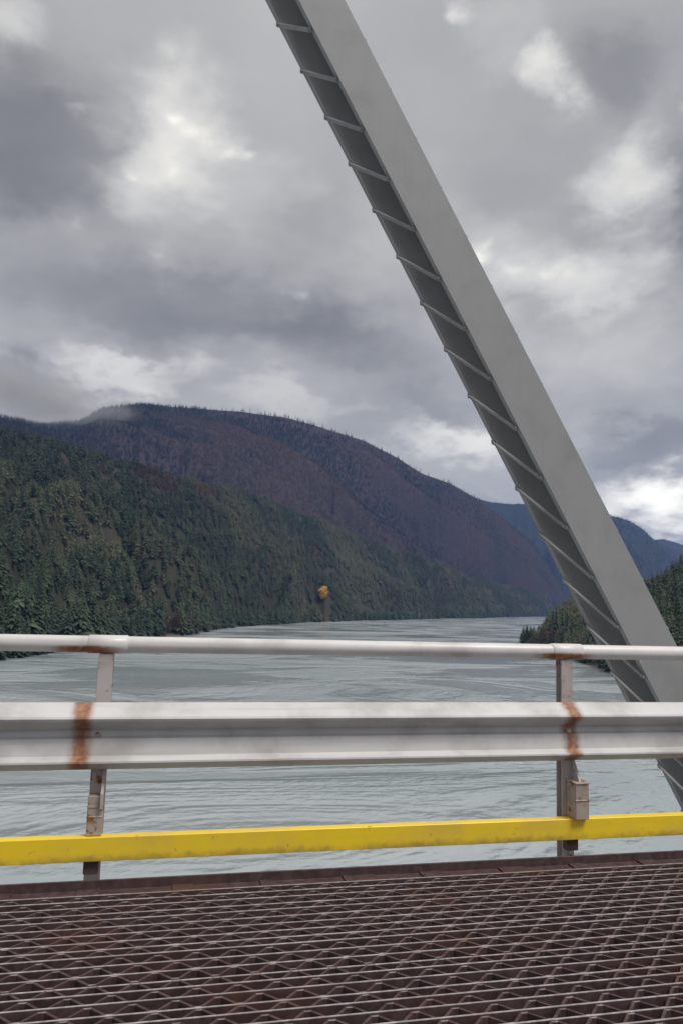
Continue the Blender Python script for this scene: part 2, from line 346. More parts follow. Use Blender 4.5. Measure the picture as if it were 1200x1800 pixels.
# ------------------------------------------------------------------ trees
def leaf_mat(name, c1, c2, c3):
    m, t, b = material(name, 0.85, spec=0.15)
    oi = t.node('ShaderNodeObjectInfo').outputs['Random']
    at = t.node('ShaderNodeAttribute', attribute_name='tint', attribute_type='INSTANCER').outputs['Fac']
    P = t.node('ShaderNodeNewGeometry').outputs['Position']
    n = t.noise(P, 0.35, 3, 0.6).outputs['Fac']
    c = t.mix(oi, c1, c2); c = t.mix(t.m('MULTIPLY', at, 1.0, clamp=True), c, c3)
    t.set(b.inputs['Base Color'], t.mix(t.m('MULTIPLY', t.step(n, 0.4, 0.65), 0.4), c, t.v('SCALE', c, scale=1.5)))
    return m
M_CON = leaf_mat('conifer_needles', (0.026, 0.046, 0.034, 1), (0.068, 0.092, 0.058, 1), (0.122, 0.130, 0.080, 1))
M_FAR = leaf_mat('far_conifers', (0.018, 0.031, 0.027, 1), (0.034, 0.050, 0.040, 1), (0.06, 0.075, 0.05, 1))
M_BARE = leaf_mat('bare_twigs', (0.066, 0.056, 0.051, 1), (0.112, 0.094, 0.077, 1), (0.165, 0.092, 0.068, 1))
M_BARK = leaf_mat('bark', (0.07, 0.055, 0.045, 1), (0.10, 0.085, 0.07, 1), (0.07, 0.055, 0.045, 1))
M_GOLD = leaf_mat('golden_leaves', (0.80, 0.54, 0.15, 1), (0.86, 0.63, 0.24, 1), (0.80, 0.54, 0.15, 1))
def trunk_geo(r, h, k=6, lean=0.0):
    vs = []; fs = []
    for j, (z, f) in enumerate(((-0.03, 1.25), (0.08, 1.0), (0.5, 0.62), (1.0, 0.12))):
        for i in range(k):
            a = 2*math.pi*i/k; vs.append((math.cos(a)*r*f + lean*z*z, math.sin(a)*r*f, z*h))
    for j in range(3):
        for i in range(k): fs.append((j*k+i, j*k+(i+1) % k, (j+1)*k+(i+1) % k, (j+1)*k+i))
    return vs, fs
def conifer_crown(rnd, whorls, per, spread, base, curve=0.85, segs=2):
    """drooping boughs in whorls, unit height"""
    vs, fs = [], []
    for k in range(whorls):
        u = k/(whorls-1); z = base + (0.985-base)*u
        L0 = spread*((1-u)**curve)*(0.85+0.3*rnd.random()) + 0.012
        if u < 0.12: L0 *= 0.75
        for i in range(per):
            a = 2*math.pi*(i+rnd.random()*0.8)/per + k*1.1
            L = L0*(0.6+0.55*rnd.random()); wd = L*(0.34+0.16*rnd.random())
            zz = z + (rnd.random()-0.5)*0.095*(1-0.6*u); rise = 0.10*L*(1 if u > 0.5 else 0.3); dr = L*(0.30+0.35*rnd.random())
            ca, sa = math.cos(a), math.sin(a)
            pts = [(0.0, zz+rise+0.02, 0.25), (0.55*L, zz+rise-0.25*dr, 1.0), (L, zz-dr, 0.12)] if segs == 2 else [(0.0, zz+0.02, 0.55), (L, zz-dr, 0.5)]
            b = len(vs)
            for (d, hz, wf) in pts:
                droop = 0.22*wd*wf
                vs += [(ca*d - sa*wd*wf*0.5, sa*d + ca*wd*wf*0.5, hz-droop), (ca*d, sa*d, hz), (ca*d + sa*wd*wf*0.5, sa*d - ca*wd*wf*0.5, hz-droop)]
            for j in range(len(pts)-1):
                for c in (0, 1): fs.append((b+j*3+c, b+j*3+c+1, b+j*3+3+c+1, b+j*3+3+c))
    return vs, fs
def bare_crown(rnd, n, r, z0, leaf, upr=0.5):
    """loose twig clumps and leaves through an oval volume, unit height"""
    vs, fs = [], []
    for _ in range(n):
        while True:
            p = np.array([rnd.uniform(-1, 1), rnd.uniform(-1, 1), rnd.uniform(-1, 1)])
            if 0.15 < np.linalg.norm(p) < 1: break
        c = Vector((p[0]*r, p[1]*r, z0+(1-z0)*0.5*(1+p[2])))
        d = Vector((p[0]*0.7, p[1]*0.7, upr+rnd.uniform(-.3, .6))).normalized(); s = d.orthogonal().normalized()
        s.rotate(Matrix.Rotation(rnd.random()*6.28, 3, d)); L = leaf*rnd.uniform(0.6, 1.4); W = L*rnd.uniform(0.25, 0.5)
        b = len(vs); vs += [c-d*L*0.5, c+s*W*0.5, c+d*L*0.5, c-s*W*0.5]; fs.append((b, b+1, b+2, b+3))
    return vs, fs
def limbs(rnd, n, r, z0, rad):
    mb = MB()
    for i in range(n):
        a = rnd.random()*6.28; zb = rnd.uniform(z0*0.7, 0.75); tip = Vector((math.cos(a)*r*rnd.uniform(.5, .95), math.sin(a)*r*rnd.uniform(.5, .95), min(0.98, zb+rnd.uniform(.12, .35))))
        st = Vector((0, 0, zb)); s = (tip-st).orthogonal().normalized(); q = (tip-st).cross(s).normalized()
        ring = [s*rad, (-s*0.5+q*0.87)*rad, (-s*0.5-q*0.87)*rad]
        mb.add([st+k for k in ring]+[tip], [(0, 1, 3), (1, 2, 3), (2, 0, 3)])
    return mb.v, mb.f
rnd = random.Random(5)
CROWNS = []
for k in range(5):
    c = mesh_np('conifer_crown', *conifer_crown(rnd, 18, 12, 0.22+0.03*k, 0.05+0.03*(k % 3), 0.8+0.1*(k % 2)), [M_CON])
    tk = mesh_np('conifer_trunk', *trunk_geo(0.011, 0.97), [M_BARK], True); CROWNS.append((c, tk))
BARES = []
for k in range(3):
    mb = MB(); mb.add(*bare_crown(rnd, 420, 0.30+0.06*k, 0.22, 0.085)); c = mb.mesh('bare_crown', M_BARE)
    mb = MB(); mb.add(*trunk_geo(0.016, 0.8)); mb.add(*limbs(rnd, 16, 0.3, 0.4, 0.006)); BARES.append((c, mb.mesh('bare_trunk', M_BARK)))
# light-weight kinds for the mass of the forest
LIB = bpy.data.collections.new('forest_kinds')
def kind(i, name, parts):
    mb = MB(); mats = []
    for j, (geo, mt) in enumerate(parts): mb.add(*geo, mi=j); mats.append(mt)
    o = bpy.data.objects.new('k%02d_%s' % (i, name), mb.mesh(name, mats)); LIB.objects.link(o)
for i in range(4): kind(i, 'conifer', [(conifer_crown(rnd, 12, 8, 0.24+0.04*(i % 3), 0.08, 0.8, 2), M_CON), (trunk_geo(0.012, 0.9, 4), M_BARK)])
for i in range(4, 6): kind(i, 'bare_tree', [(bare_crown(rnd, 150, 0.30, 0.2, 0.13), M_BARE), (trunk_geo(0.016, 0.85, 4), M_BARK), (limbs(rnd, 8, 0.28, 0.4, 0.007), M_BARK)])
for i in range(6, 9): kind(i, 'small_conifer', [(conifer_crown(rnd, 8, 6, 0.19, 0.12+0.1*(i-6), 0.85, 1), M_FAR), (trunk_geo(0.014, 0.9, 3), M_BARK)])
for i in range(9, 11): kind(i, 'small_bare_tree', [(bare_crown(rnd, 44, 0.33, 0.15, 0.2), M_BARE), (trunk_geo(0.016, 0.85, 3), M_BARK)])

def forest(name, pts, h, kinds, tint, label, cat='forest', wide=1.0):
    n = len(pts); me = bpy.data.meshes.new(name); me.vertices.add(n); me.vertices.foreach_set('co', pts.astype(np.float32).ravel())
    def attr(nm, typ, data):
        at = me.attributes.new(nm, typ, 'POINT')
        at.data.foreach_set('vector' if typ == 'FLOAT_VECTOR' else 'value', data)
    wf = rng.uniform(0.8, 1.35, n)*wide
    attr('tscale', 'FLOAT_VECTOR', np.stack([h*wf, h*wf, h], -1).astype(np.float32).ravel())
    attr('tkind', 'INT', kinds.astype(np.int32)); attr('trot', 'FLOAT', (rng.random(n)*6.283).astype(np.float32)); attr('tint', 'FLOAT', tint.astype(np.float32))
    o = obj(name, me)
    ng = bpy.data.node_groups.new(name+'_trees', 'GeometryNodeTree')
    ng.interface.new_socket('Geometry', in_out='INPUT', socket_type='NodeSocketGeometry'); ng.interface.new_socket('Geometry', in_out='OUTPUT', socket_type='NodeSocketGeometry')
    N, L = ng.nodes, ng.links
    gi, go = N.new('NodeGroupInput'), N.new('NodeGroupOutput'); ip = N.new('GeometryNodeInstanceOnPoints'); ci = N.new('GeometryNodeCollectionInfo')
    ci.inputs['Collection'].default_value = LIB; ci.inputs['Separate Children'].default_value = True; ci.inputs['Reset Children'].default_value = True
    def na(nm, typ):
        a = N.new('GeometryNodeInputNamedAttribute'); a.data_type = typ; a.inputs['Name'].default_value = nm; return a.outputs['Attribute']
    cx = N.new('ShaderNodeCombineXYZ'); L.new(na('trot', 'FLOAT'), cx.inputs[2])
    ip.inputs['Pick Instance'].default_value = True
    L.new(gi.outputs[0], ip.inputs['Points']); L.new(ci.outputs[0], ip.inputs['Instance']); L.new(na('tkind', 'INT'), ip.inputs['Instance Index'])
    L.new(cx.outputs[0], ip.inputs['Rotation']); L.new(na('tscale', 'FLOAT_VECTOR'), ip.inputs['Scale']); L.new(ip.outputs[0], go.inputs[0])
    md = o.modifiers.new('trees', 'NODES'); md.node_group = ng
    return tag(o, label, cat, kind='stuff')

def place_tree(name, cr, p, h, wf, rot, label, cat, group):
    """one tree: an Empty at its foot with trunk and crown"""
    e = bpy.data.objects.new(name, None); e.empty_display_size = 0.3; e.location = p; e.scale = (h*wf, h*wf, h); e.rotation_euler = (0, 0, rot); COL.objects.link(e)
    for nm, me in (('crown', cr[0]), ('trunk', cr[1])):
        c = bpy.data.objects.new(nm, me); COL.objects.link(c); c.parent = e
    return tag(e, label, cat, group)

# the near forest on the left bank and the point on the right: every tree gets a height, a kind and a tint
AZ0, AZ1 = -19, 44
def trees_for(grid, n, vmax, bare_at, hmin, hmax, seed, lod_small=False, a0=AZ0, a1=AZ1):
    p, v = scatter(grid, n, vmax, a0, a1)
    m = fbm(p[:, 0]/220, p[:, 1]/220, 4, seed); m2 = fbm(p[:, 0]/70+9, p[:, 1]/70, 3, seed+3)
    bare = m + 0.5*m2 + rng.normal(0, 0.07 if lod_small else 0.16, n) + bare_at(v, p) > 0.62
    h = rng.uniform(hmin, hmax, n)*(0.85+0.3*(m2+0.5))
    h = np.where(bare, h*0.62, h)
    k = np.where(bare, rng.integers(9, 11, n) if lod_small else rng.integers(4, 6, n), rng.integers(6, 9, n) if lod_small else rng.integers(0, 4, n))
    ti = np.clip(0.25+1.7*fbm(p[:, 0]/190+3, p[:, 1]/190, 3, seed+7)+rng.normal(0, 0.20, n), 0, 1)*0.9
    p[:, 2] -= 0.6
    return p, v, h, k, ti
def bareA(v, p):
    az = np.degrees(np.arctan2(p[:, 0], p[:, 1]))
    bl = lambda a, sa, b, sb: np.exp(-((az-a)/sa)**2-((v-b)/sb)**2)
    return 0.22*np.clip((v-0.5)*2.2, 0, 1)-0.18 + 0.75*bl(-3.5, 4.5, 0.93, 0.10) + 0.6*bl(4.5, 3.5, 0.85, 0.12) + 0.95*bl(11.0, 1.3, 0.72, 0.10) + 0.35*bl(-11, 3, 0.8, 0.2)
pA, vA, hA, kA, tA = trees_for(gA, 23000, 1.02, bareA, 15, 26, 61)
az = R(11.68); gX, gY, gZ = gA[0], gA[1], gA[2]
ci_ = int(np.argmin(np.abs(gA[4]-11.68))); el_ = np.degrees(np.arctan2(gZ[ci_]-CAM_H, np.hypot(gX[ci_], gY[ci_]))); up_ = (gA[3] <= 1) & (el_ >= np.maximum.accumulate(el_)-0.02)
j_ = int(np.argmin(np.abs(el_-0.15)+99*(~up_))); gx, gy, gz = gX[ci_, j_], gY[ci_, j_], gZ[ci_, j_]
gd_ = math.hypot(gx, gy); pd_ = np.hypot(pA[:, 0], pA[:, 1]); pz_ = np.degrees(np.arctan2(pA[:, 0], pA[:, 1]))
ok_ = ~((np.abs(pz_-11.68) < 0.65) & (pd_ > gd_-170) & (pd_ < gd_+8)); pA, vA, hA, kA, tA = pA[ok_], vA[ok_], hA[ok_], kA[ok_], tA[ok_]
belt = np.clip((0.075-vA)/0.04, 0, 1); hA = hA*(1+(0.35+0.30*np.clip((4-np.degrees(np.arctan2(pA[:, 0], pA[:, 1])))/8, 0, 1))*belt); tA = np.clip(tA+0.10, 0, 1)*(1-0.8*belt)   # taller, darker firs by the water
pD, vD, hD, kD, tD = trees_for(gD, 2300, 1.05, lambda v, p: 0.10+0.1*(v < 0.1), 15, 26, 71, a0=26.6, a1=47)
# which single trees show largest from the bridge: a small depth raster, nearest first
P_all = np.concatenate([pA, pD]); H_all = np.concatenate([hA, hD]); K_all = np.concatenate([kA, kD]); T_all = np.concatenate([tA, tD]); side = np.r_[np.zeros(len(pA)), np.ones(len(pD))]
Mi = np.array(cam.matrix_world.inverted()); F = 512*26/18.0
def project(P):
    q = (Mi[:3, :3] @ P.T).T + Mi[:3, 3]
    return 341 + F*q[:, 0]/-q[:, 2], 512 - F*q[:, 1]/-q[:, 2], -q[:, 2]
bx, by, dz = project(P_all); tx, ty, _ = project(P_all+np.c_[np.zeros((len(P_all), 2)), H_all])
seen = np.zeros(len(P_all), int); ras = np.zeros((1024, 682), bool)
ras[643:661] = True; ras[700:764] = True
for i in np.argsort(dz):
    if dz[i] > 1900: break
    x, yb, yt = bx[i], by[i], ty[i]; hw = max(0.5, (yb-yt)*0.17)
    if x < -4 or x > 686 or yb < 0 or yt > 1023: continue
    for yy in range(max(0, int(yt)), min(1024, int(yb)+1)):
        f = (yy-yt)/max(1, yb-yt); a, c = int(max(0, x-hw*f)), int(min(682, x+hw*f+1))
        if c > a:
            seg = ras[yy, a:c]; seen[i] += int((~seg).sum()); seg[:] = True
order = np.argsort(-seen)
con = [i for i in order if K_all[i] < 4][:285]; bar = [i for i in order if K_all[i] in (4, 5)][:90]
con = [i for i in con if seen[i] > 12]; bar = [i for i in bar if seen[i] > 9]
single = np.zeros(len(P_all), bool); single[con] = True; single[bar] = True
V_all = np.concatenate([vA, vD])
def zone(i, kind):
    """the stretch of bank a tree stands on, as one can find it in the picture"""
    if side[i] > 0: return kind+' on the wooded slope of the right bank', kind+'s on the right bank'
    if V_all[i] < 0.07:
        return (kind+' at the waterline of the near left bank', kind+'s at the near waterline') if bx[i] < 170 else (kind+' in the shore row where the left bank runs away', kind+'s along the far left shore')
    return kind+' up the slope above the shore trees on the left', kind+'s up the left slope'
for i in con:
    lab, grp = zone(i, 'dark green conifer'); place_tree('conifer_tree', CROWNS[i % 5], P_all[i], H_all[i], rng.uniform(0.95, 1.45), rng.random()*6.28, lab, 'tree', grp)
for i in bar:
    lab, grp = zone(i, 'brown leafless tree'); place_tree('leafless_tree', BARES[i % 3], P_all[i], H_all[i], rng.uniform(0.85, 1.2), rng.random()*6.28, lab, 'tree', grp)
def on_point(azd, d, h, name, meshes, wf, label, group=None):
    x, y = d*math.sin(R(azd)), d*math.cos(R(azd)); X, Y, Z = gD[0], gD[1], gD[2]
    z = max(WATER_Z+0.3, Z.ravel()[np.argmin((X.ravel()-x)**2+(Y.ravel()-y)**2)]-0.4)
    return place_tree(name, meshes, (x, y, z), h, wf, rng.random()*6.28, label, 'tree', group)
for azd, d, h in ((26.98, 1010, 20), (27.22, 1003, 25), (27.45, 995, 24), (27.68, 990, 21), (27.1, 1020, 18), (27.58, 1002, 19)):
    on_point(azd, d, h, 'conifer_tree', CROWNS[int(h) % 5], 1.0, 'dark conifer in the small clump at the very tip of the right point', 'conifers at the tip of the point')
on_point(29.05, 900, 44, 'conifer_tree', CROWNS[1], 0.8, 'tall dark fir on the point just left of the steel diagonal, tallest there')
for azd, d, h in ((29.5, 880, 40), (28.65, 925, 33), (28.85, 940, 36), (29.8, 860, 36)):
    on_point(azd, d, h, 'conifer_tree', CROWNS[int(h) % 5], 0.85, 'shorter dark fir beside the tallest fir on the right point', 'firs around the tallest fir')
for azd, d, h in ((28.0, 950, 17), (28.25, 935, 20), (28.5, 915, 19), (28.75, 895, 21), (29.0, 875, 20), (29.3, 850, 19), (28.4, 945, 22), (29.6, 830, 17)):
    on_point(azd, d, h, 'leafless_tree', BARES[int(h) % 3], 1.25, 'brown leafless bushy tree on the bank of the right point', 'leafless trees on the point bank')
sA = ~single[:len(pA)]; sD = ~single[len(pA):]
forest('forest', pA[sA], hA[sA], kA[sA], tA[sA], 'mass of dark green conifers covering the left hillside', wide=1.25)
forest('forest', pD[sD], hD[sD], kD[sD], tD[sD], 'dark woods covering the point of land on the right bank')
# low brush and boulders along the left waterline
cols_ = [int(np.argmin(np.abs(gA[4]-a_))) for a_ in (-11.0, -9.6, -8.3, -7.6, -6.2, -5.0, -3.9, -2.2, -0.6, 0.9, 2.4, 3.3, 3.9, 4.6, 5.4, 6.8, 8.3, 9.5)]
for q_, c_ in enumerate(cols_):
    jj = int(np.argmax(gA[2][c_] > WATER_Z+0.6)); fr = rng.uniform(1.0, 1.012)
    place_tree('shore_bush', BARES[q_ % 3], (gA[0][c_, jj]*fr, gA[1][c_, jj]*fr, gA[2][c_, jj]-0.3), rng.uniform(6, 11), rng.uniform(1.4, 2.0), rng.random()*6.28,
               'low reddish brown bush at the water edge of the left bank', 'bush', 'bushes at the water edge of the left bank')
# golden tree near the far waterline
mb = MB()
for (ox_, oz_, rr, n_) in ((0.0, 0.40, 0.28, 420), (0.28, 0.55, 0.22, 300), (-0.26, 0.66, 0.20, 260), (0.08, 0.82, 0.20, 300), (-0.1, 0.2, 0.14, 90)):
    vs, fs = bare_crown(rnd, n_, rr, 0.0, 0.13, 0.1); mb.add([(v[0]+ox_, v[1]+ox_*0.5, oz_+(v[2]-0.5)*rr*1.6) for v in vs], fs)
gc = mb.mesh('golden_crown', M_GOLD)
g = place_tree('golden_tree', (gc, BARES[0][1]), (gx, gy, gz), 40, 1.0, 0.4, 'small golden leaved tree glowing among the dark conifers at the far shore', 'tree', None)

# mountain woods
B_MEAN = float(np.mean([q[2] for q in B_ROWS]))
def mtn_bare(v, p):
    A = np.arctan2(p[:, 0], p[:, 1]); az = np.degrees(A)
    sp = spur_field(A, v, p[:, 0], p[:, 1], B_MEAN, SPUR_B, 21)  # pale spurs, dark conifer gullies: slope shading put into the tree mix
    return 0.20 + 3.0*(sp-0.56) + 0.75*fbm(p[:, 0]/520, p[:, 1]/520, 3, 131) + 0.30*np.clip((az+2)/14, 0, 1) - 0.30*np.clip(0.22-v, 0, 1)*4 - 0.55*np.clip((13-az)/14, 0, 1)*np.clip(v-0.25, 0, 1)*2
pB, vB, hB, kB, tB = trees_for(gB, 60000, 1.03, mtn_bare, 14, 26, 81, True)
spB = spur_field(np.arctan2(pB[:, 0], pB[:, 1]), vB, pB[:, 0], pB[:, 1], B_MEAN, SPUR_B, 21)
azB = np.degrees(np.arctan2(pB[:, 0], pB[:, 1])); near_rim = (vB > 0.95) & (azB > 2); rim = near_rim & (rng.random(len(vB)) < 0.10+0.5*np.clip(fbm(pB[:, 0]/160, pB[:, 1]/160, 3, 5), 0, 1))
kB = np.where(rim, rng.integers(6, 9, len(kB)), kB); hB = np.where(rim, rng.uniform(16, 36, len(hB)), np.where(near_rim, 9, hB))      # tall bare snags along the skyline
tB = np.where(kB > 8, np.clip(0.15+1.2*fbm(pB[:, 0]/330, pB[:, 1]/330, 4, 17)+2.6*(spB-0.58), 0, 1)*np.clip((azB+1)/13, 0.12, 0.75) + 0.8*np.exp(-((azB-20)/2.6)**2-((vB-0.30)/0.16)**2) + 0.7*np.exp(-((azB-13.5)/2)**2-((vB-0.15)/0.1)**2), tB*0.15)*(~near_rim)  # spur term paints relief shading into the tint; russet patches are tree colour
forest('forest', pB, hB, kB, tB, 'brown and dark green woods covering the big mountain behind')
pC, vC, hC, kC, tC = trees_for(gC, 14000, 1.03, lambda v, p: -0.4+0*v, 18, 30, 91, True)
forest('forest', pC, hC, kC, tC*0, 'distant woods covering the hazy blue ridge')

# ------------------------------------------------------------------ bridge deck: riveted open steel grating
deck = tag(empty('bridge_deck', (0, 0, 0)), 'rusty brown open steel grating deck of the bridge in the foreground', 'deck', kind='structure')
X0, X1 = -7.0, 12.0
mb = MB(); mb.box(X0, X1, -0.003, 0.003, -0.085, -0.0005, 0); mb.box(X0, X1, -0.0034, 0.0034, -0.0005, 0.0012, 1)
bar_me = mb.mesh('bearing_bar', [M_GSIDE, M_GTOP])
PITCH = 0.064; PER = 0.135
def crimp_mesh(phase):
    hw = PITCH/2 - 0.0085; th = 0.0050; n = int((X1-X0)/PER)
    pts = []
    for k in range(n+1):
        b = X0 + (k+phase)*PER
        pts += [(b, -hw), (b+PER*0.17, -hw), (b+PER*0.5, hw), (b+PER*0.67, hw)]
    pts = [p for p in pts if X0 <= p[0] <= X1]
    mb = MB(); vs = []; fs = []; mi = []
    for i, (x, y) in enumerate(pts):
        a = pts[max(0, i-1)]; c = pts[min(len(pts)-1, i+1)]; d = Vector((c[0]-a[0], c[1]-a[1])).normalized(); nx, ny = -d.y*th, d.x*th
        vs += [(x+nx, y+ny, -0.07), (x-nx, y-ny, -0.07), (x-nx, y-ny, -0.002), (x+nx, y+ny, -0.002)]
    for i in range(len(pts)-1):
        for j in range(4):
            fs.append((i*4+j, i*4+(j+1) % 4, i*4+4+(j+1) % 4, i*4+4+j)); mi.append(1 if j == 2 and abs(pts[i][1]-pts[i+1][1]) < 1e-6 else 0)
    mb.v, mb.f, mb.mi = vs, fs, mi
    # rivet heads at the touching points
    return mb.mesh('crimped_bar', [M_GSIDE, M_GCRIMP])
crimps = [crimp_mesh(0.0), crimp_mesh(0.5)]
Y1 = 3.50; NB = 98
for k in range(NB):
    o = bpy.data.objects.new('bearing_bar', bar_me); o.location = (0, Y1-k*PITCH+random.gauss(0, .0015), random.gauss(0, .0022)); o.rotation_euler = (random.gauss(0, .03), 0, random.gauss(0, .00025)); link(o, deck)
    o = bpy.data.objects.new('crimped_bar', crimps[k % 2]); o.location = (random.uniform(-.006, .006), Y1-(k+0.5)*PITCH, random.uniform(-.003, .0)); link(o, deck)
mb = MB(); mb.prism([(3.525, -0.09), (3.605, -0.09), (3.605, 0.030), (3.594, 0.030), (3.594, -0.012), (3.525, -0.012)], X0, X1); mb.build('edge_angle', M_GSIDE, deck, 0.001)
mb = MB()
x = X0+0.3
while x < X1:
    l_ = random.uniform(0.05, 0.16); mb.box(x, x+l_, 3.503, 3.5935, -0.0115, -0.004); x += 0.405 + random.uniform(-.03, .03)
mb.build('edge_plate', M_GSIDE, deck)
# stringers and floor beams under the grating
mb = MB()
for yy in (2.6, 1.4, 0.2, -1.0, -2.2): mb.box(X0, X1, yy-0.09, yy+0.09, -0.12, -0.10); mb.box(X0, X1, yy-0.006, yy+0.006, -0.42, -0.121); mb.box(X0, X1, yy-0.09, yy+0.09, -0.441, -0.421)
mb.build('stringer', M_GSIDE, deck)
mb = MB(); mb.prism([(3.70, -0.45), (3.80, -0.45), (3.80, -0.435), (3.715, -0.435), (3.715, -0.135), (3.80, -0.135), (3.80, -0.12), (3.70, -0.12)], X0, X1); mb.build('edge_beam', M_POST, deck)

# ------------------------------------------------------------------ railing
rail = tag(empty('bridge_railing', (0, 3.75, 0)), 'rust stained grey bridge guardrail with round top tube and yellow lower bar', 'railing')
def part(mb, name, mat, parent=None, bevel=0, smooth=False):
    o = mb.build(name, mat, None, bevel, smooth); p = parent or rail
    o.parent = p; o.matrix_parent_inverse = Matrix.Translation(-(rail.location)) if p is rail else Matrix.Identity(4)
    return o
def tube(mb, x0, x1, y, z, r, k=20, mi=0):
    mb.prism([(y+r*math.cos(2*math.pi*i/k), z+r*math.sin(2*math.pi*i/k)) for i in range(k)], x0, x1, mi)
TR_Y, TR_Z = 3.745, 1.052
mb = MB(); tube(mb, X0, X1, TR_Y, TR_Z, 0.039)
top = part(mb, 'top_rail', M_TUBE, smooth=True)
for e in top.data.polygons:
    if len(e.vertices) > 4: e.use_smooth = False
for px in POSTS:
    mb = MB(); tube(mb, px-0.085, px+0.095, TR_Y, TR_Z, 0.0435)
    o = part(mb, 'rail_sleeve', M_TUBE, top, 0.002, True); o.matrix_parent_inverse = Matrix.Identity(4)
# W-shaped beam: one closed profile with real sheet thickness
zc = 0.637; front = [(0.000, 0.150), (0.010, 0.146), (0.064, 0.108), (0.079, 0.096), (0.084, 0.086), (0.079, 0.074), (0.068, 0.066), (0.018, 0.034), (0.006, 0.026), (0.003, 0.016),
         (0.004, -0.002), (0.026, -0.010), (0.029, -0.020), (0.042, -0.084), (0.066, -0.096), (0.081, -0.102), (0.082, -0.110), (0.072, -0.118), (0.012, -0.150), (0.000, -0.153)]
YB = 3.695; th = 0.005
prof = [(YB-d, zc+z) for d, z in front] + [(YB-d+th, zc+z*0.985) for d, z in reversed(front)]
mb = MB(); mb.prism(prof, X0, X1); beam = part(mb, 'guard_beam', M_GALV)
for bmz, bx_ in ((0.0, None),):
    for px in POSTS:
        mb = MB()
        for dz_ in (0.0,): mb.dome((px-0.012, YB-0.001-0.006, zc+dz_), (0, -1, 0), 0.017, 0.012)
        o = part(mb, 'bolt', M_BOLT, beam); o.matrix_parent_inverse = Matrix.Identity(4)
for px in POSTS:
    mb = MB()
    mb.box(px-0.034, px+0.034, 3.722, 3.731, -0.30, 1.006); mb.box(px-0.034, px+0.034, 3.776, 3.785, -0.30, 1.006); mb.box(px-0.005, px+0.005, 3.7315, 3.7755, -0.30, 1.006)
    post = part(mb, 'post', M_POST, bevel=0.0015)
    mb = MB()   # spacer between post and beam
    mb.box(px-0.045, px+0.045, 3.7005, 3.7215, zc-0.12, zc+0.12)
    o = part(mb, 'spacer', M_BRACK, post, 0.002); o.matrix_parent_inverse = Matrix.Identity(4)
    mb = MB()   # sloping gusset in front of the post
    mb.add([(px+0.028-0.006, 3.7215, 0.50), (px+0.028-0.006, 3.645, 0.385), (px+0.028-0.006, 3.645, 0.32), (px+0.028-0.006, 3.7215, 0.32), (px+0.028+0.006, 3.7215, 0.50), (px+0.028+0.006, 3.645, 0.385), (px+0.028+0.006, 3.645, 0.32), (px+0.028+0.006, 3.7215, 0.32)],
           [(0, 1, 2, 3), (7, 6, 5, 4), (0, 4, 5, 1), (1, 5, 6, 2), (2, 6, 7, 3), (3, 7, 4, 0)])
    o = part(mb, 'gusset', M_POST, post); o.matrix_parent_inverse = Matrix.Identity(4)
    mb = MB()   # bracket box that carries the yellow bar
    if px == POSTS[1]:
        mb.box(px-0.033, px+0.035, 3.668, 3.7205, 0.198, 0.372); mb.box(px-0.034, px+0.036, 3.666, 3.7205, 0.318, 0.330); mb.box(px-0.034, px+0.036, 3.666, 3.7205, 0.276, 0.284); o = part(mb, 'bracket', M_BRACK, post, 0.002); o.matrix_parent_inverse = Matrix.Identity(4); mb = MB()
    else:
        mb.box(px+0.028-0.038, px+0.028+0.038, 3.625, 3.72, 0.198, 0.375); mb.box(px+0.028-0.041, px+0.028+0.041, 3.621, 3.7195, 0.3755, 0.384); mb.box(px+0.028-0.040, px+0.028+0.040, 3.622, 3.7195, 0.29, 0.297)
        o = part(mb, 'bracket', M_BRACK, post, 0.002); o.matrix_parent_inverse = Matrix.Identity(4)
    mb = MB(); mb.box(px-0.035, px+0.03, 3.672, 3.72, 0.03, 0.088)
    o = part(mb, 'foot_block', M_GSIDE, post, 0.003); o.matrix_parent_inverse = Matrix.Identity(4)
mb = MB()
mb.prism([(3.652, 0.091), (3.71, 0.091), (3.71, 0.098), (3.660, 0.098), (3.660, 0.187), (3.71, 0.187), (3.71, 0.195), (3.652, 0.195)], X0, X1)
part(mb, 'yellow_bar', M_YEL, bevel=0.002)
M_YEL  # painted kerb bar

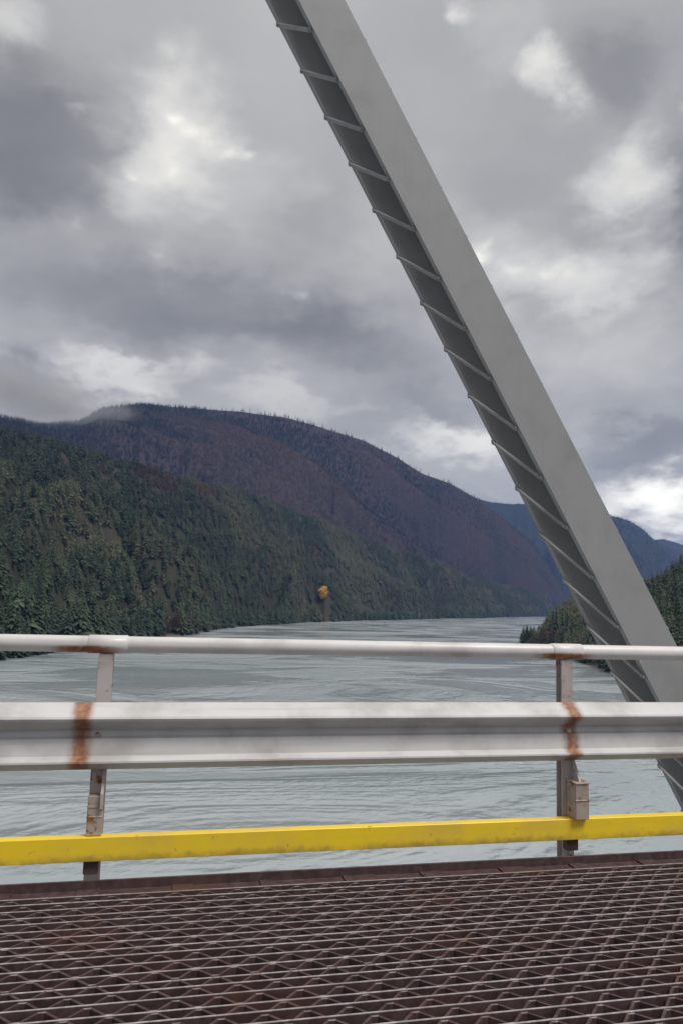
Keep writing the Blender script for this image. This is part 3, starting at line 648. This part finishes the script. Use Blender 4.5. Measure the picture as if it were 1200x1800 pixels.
# ------------------------------------------------------------------ truss diagonal
diag = empty('truss_diagonal', (4.722, 5.0, -1.3)); diag.rotation_euler = (0, R(-29.76), 0)
tag(diag, 'tall grey steel truss diagonal with lattice lacing leaning over the railing', 'bridge truss')
W, B, L, T = 0.347, 0.475, 15.0, 0.012
mb = MB(); mb.box(0, W, 0, T, -1, L); mb.build('web_plate', M_STEEL, diag, 0.002)
mb = MB(); mb.box(0, W, B-T, B, -1, L); mb.build('web_plate', M_STEEL, diag, 0.002)
for xa in (0.0, W-0.010):
    for ya in (T+0.0005, B-T-0.0005-0.035):
        mb = MB(); mb.box(xa+0.0015, xa+0.0085, ya, ya+0.035, -1, L); mb.build('flange', M_STEEL, diag)
SP = 0.4207; RUN = 0.42
def lace(sgn, x, out, lip):
    """flat bar with an upturned lip, from near web (y=0) to far web (y=B), climbing RUN"""
    mb = MB(); y0, y1 = 0.015, B-0.015; d = Vector((0, y1-y0, sgn*RUN)).normalized(); nrm = Vector((0, -d.z, d.y))
    if nrm.z < 0: nrm = -nrm
    p0, p1 = Vector((x, y0, 0)), Vector((x, y1, sgn*RUN)); hw = 0.016; ox = Vector((out*0.007, 0, 0)); lp = Vector((out*0.015, 0, 0))
    def slab(a, b, n0, n1, o0, o1):
        vs = [a+n0+o0, b+n0+o0, b+n1+o0, a+n1+o0, a+n0+o1, b+n0+o1, b+n1+o1, a+n1+o1]
        mb.add(vs, [(0, 3, 2, 1), (4, 5, 6, 7), (0, 1, 5, 4), (1, 2, 6, 5), (2, 3, 7, 6), (3, 0, 4, 7)])
    slab(p0, p1, -nrm*hw, nrm*hw, ox*0, ox)
    if lip: slab(p0+d*0.03, p1-d*0.03, nrm*(hw-0.008), nrm*hw, ox*1.0, lp)
    for q in (p0+d*0.025, p1-d*0.025): mb.dome(q+ox, (out, 0, 0), 0.015, 0.012)
    o = mb.build('lacing_bar', M_LACE, diag); COL.objects.unlink(o); return o.data
mb = MB(); mb.box(W-0.022, W-0.013, T+0.25, B-T-0.02, -1, L)  # added plate inside the diagonal; its side slot sets how dark the interior is
mb.build('cover_shade_plate', M_STEEL, diag)
lac = [(lace(1, -0.013, -1, True), 0.313), (lace(1, W+0.0005, 1, False), 0.1)]
for me, ph in lac:
    for k in range(-2, 34):
        o = bpy.data.objects.new('lacing_bar', me); o.location = (0, 0, k*SP+ph); link(o, diag)
# far, below the deck: the chord that carries the diagonal
chord = empty('bottom_chord', (0, 5.24, -1.75)); tag(chord, 'riveted grey steel chord below the deck edge carrying the diagonal', 'girder')
for yy in (-0.30, 0.285):
    mb = MB(); mb.box(X0, X1, yy, yy+0.015, -0.4, 0.4); mb.build('web_plate', M_STEEL, chord)
mb = MB(); mb.box(X0, X1, -0.31, 0.31, -0.416, -0.401); mb.build('cover_shade_plate', M_STEEL, chord)

# ------------------------------------------------------------------ air
mh = bpy.data.materials.new('haze_air'); mh.use_nodes = True; t = NT(mh.node_tree); t.n.clear()
pv = t.node('ShaderNodeVolumePrincipled', {'Color': (0.27, 0.44, 1.0, 1), 'Density': 5.2e-5, 'Anisotropy': 0.2})
ho = t.node('ShaderNodeOutputMaterial'); t.l.new(pv.outputs[0], ho.inputs['Volume'])
mb = MB(); mb.box(-8600, 11000, -2600, 12700, -70, 1350)
mm = bpy.data.materials.new('low_mist'); mm.use_nodes = True; t = NT(mm.node_tree); t.n.clear()
oc = t.node('ShaderNodeTexCoord').outputs['Object']
rr = t.v('LENGTH', t.v('MULTIPLY', oc, (1/560.0, 1/320.0, 1/150.0)))
nn = t.noise(oc, 0.0055, 7, 0.62, 0.2).outputs['Fac']
dd = t.m('MULTIPLY', t.step(t.m('ADD', rr, t.m('MULTIPLY', t.m('SUBTRACT', nn, 0.5), 1.6)), 1.0, 0.05), 0.0050)
pm = t.node('ShaderNodeVolumePrincipled', {'Color': (1, 1, 1, 1), 'Density': dd, 'Anisotropy': 0.2})
mo = t.node('ShaderNodeOutputMaterial'); t.l.new(pm.outputs[0], mo.inputs['Volume'])
mb2 = MB(); mb2.box(-700, 700, -400, 400, -190, 190); mist = mb2.build('mist', mm); mist.location = (3420*math.sin(R(-11.0)), 3420*math.cos(R(-11.0)), 3420*math.tan(R(14.2))); mist.rotation_euler = (0, R(6), R(8))
tag(mist, 'pale low mist hanging over the left end of the mountain ridge', 'mist', kind='stuff')
hz = mb.build('haze', mh); tag(hz, 'thin bluish air over the river valley fading the far mountains', 'haze', kind='stuff')
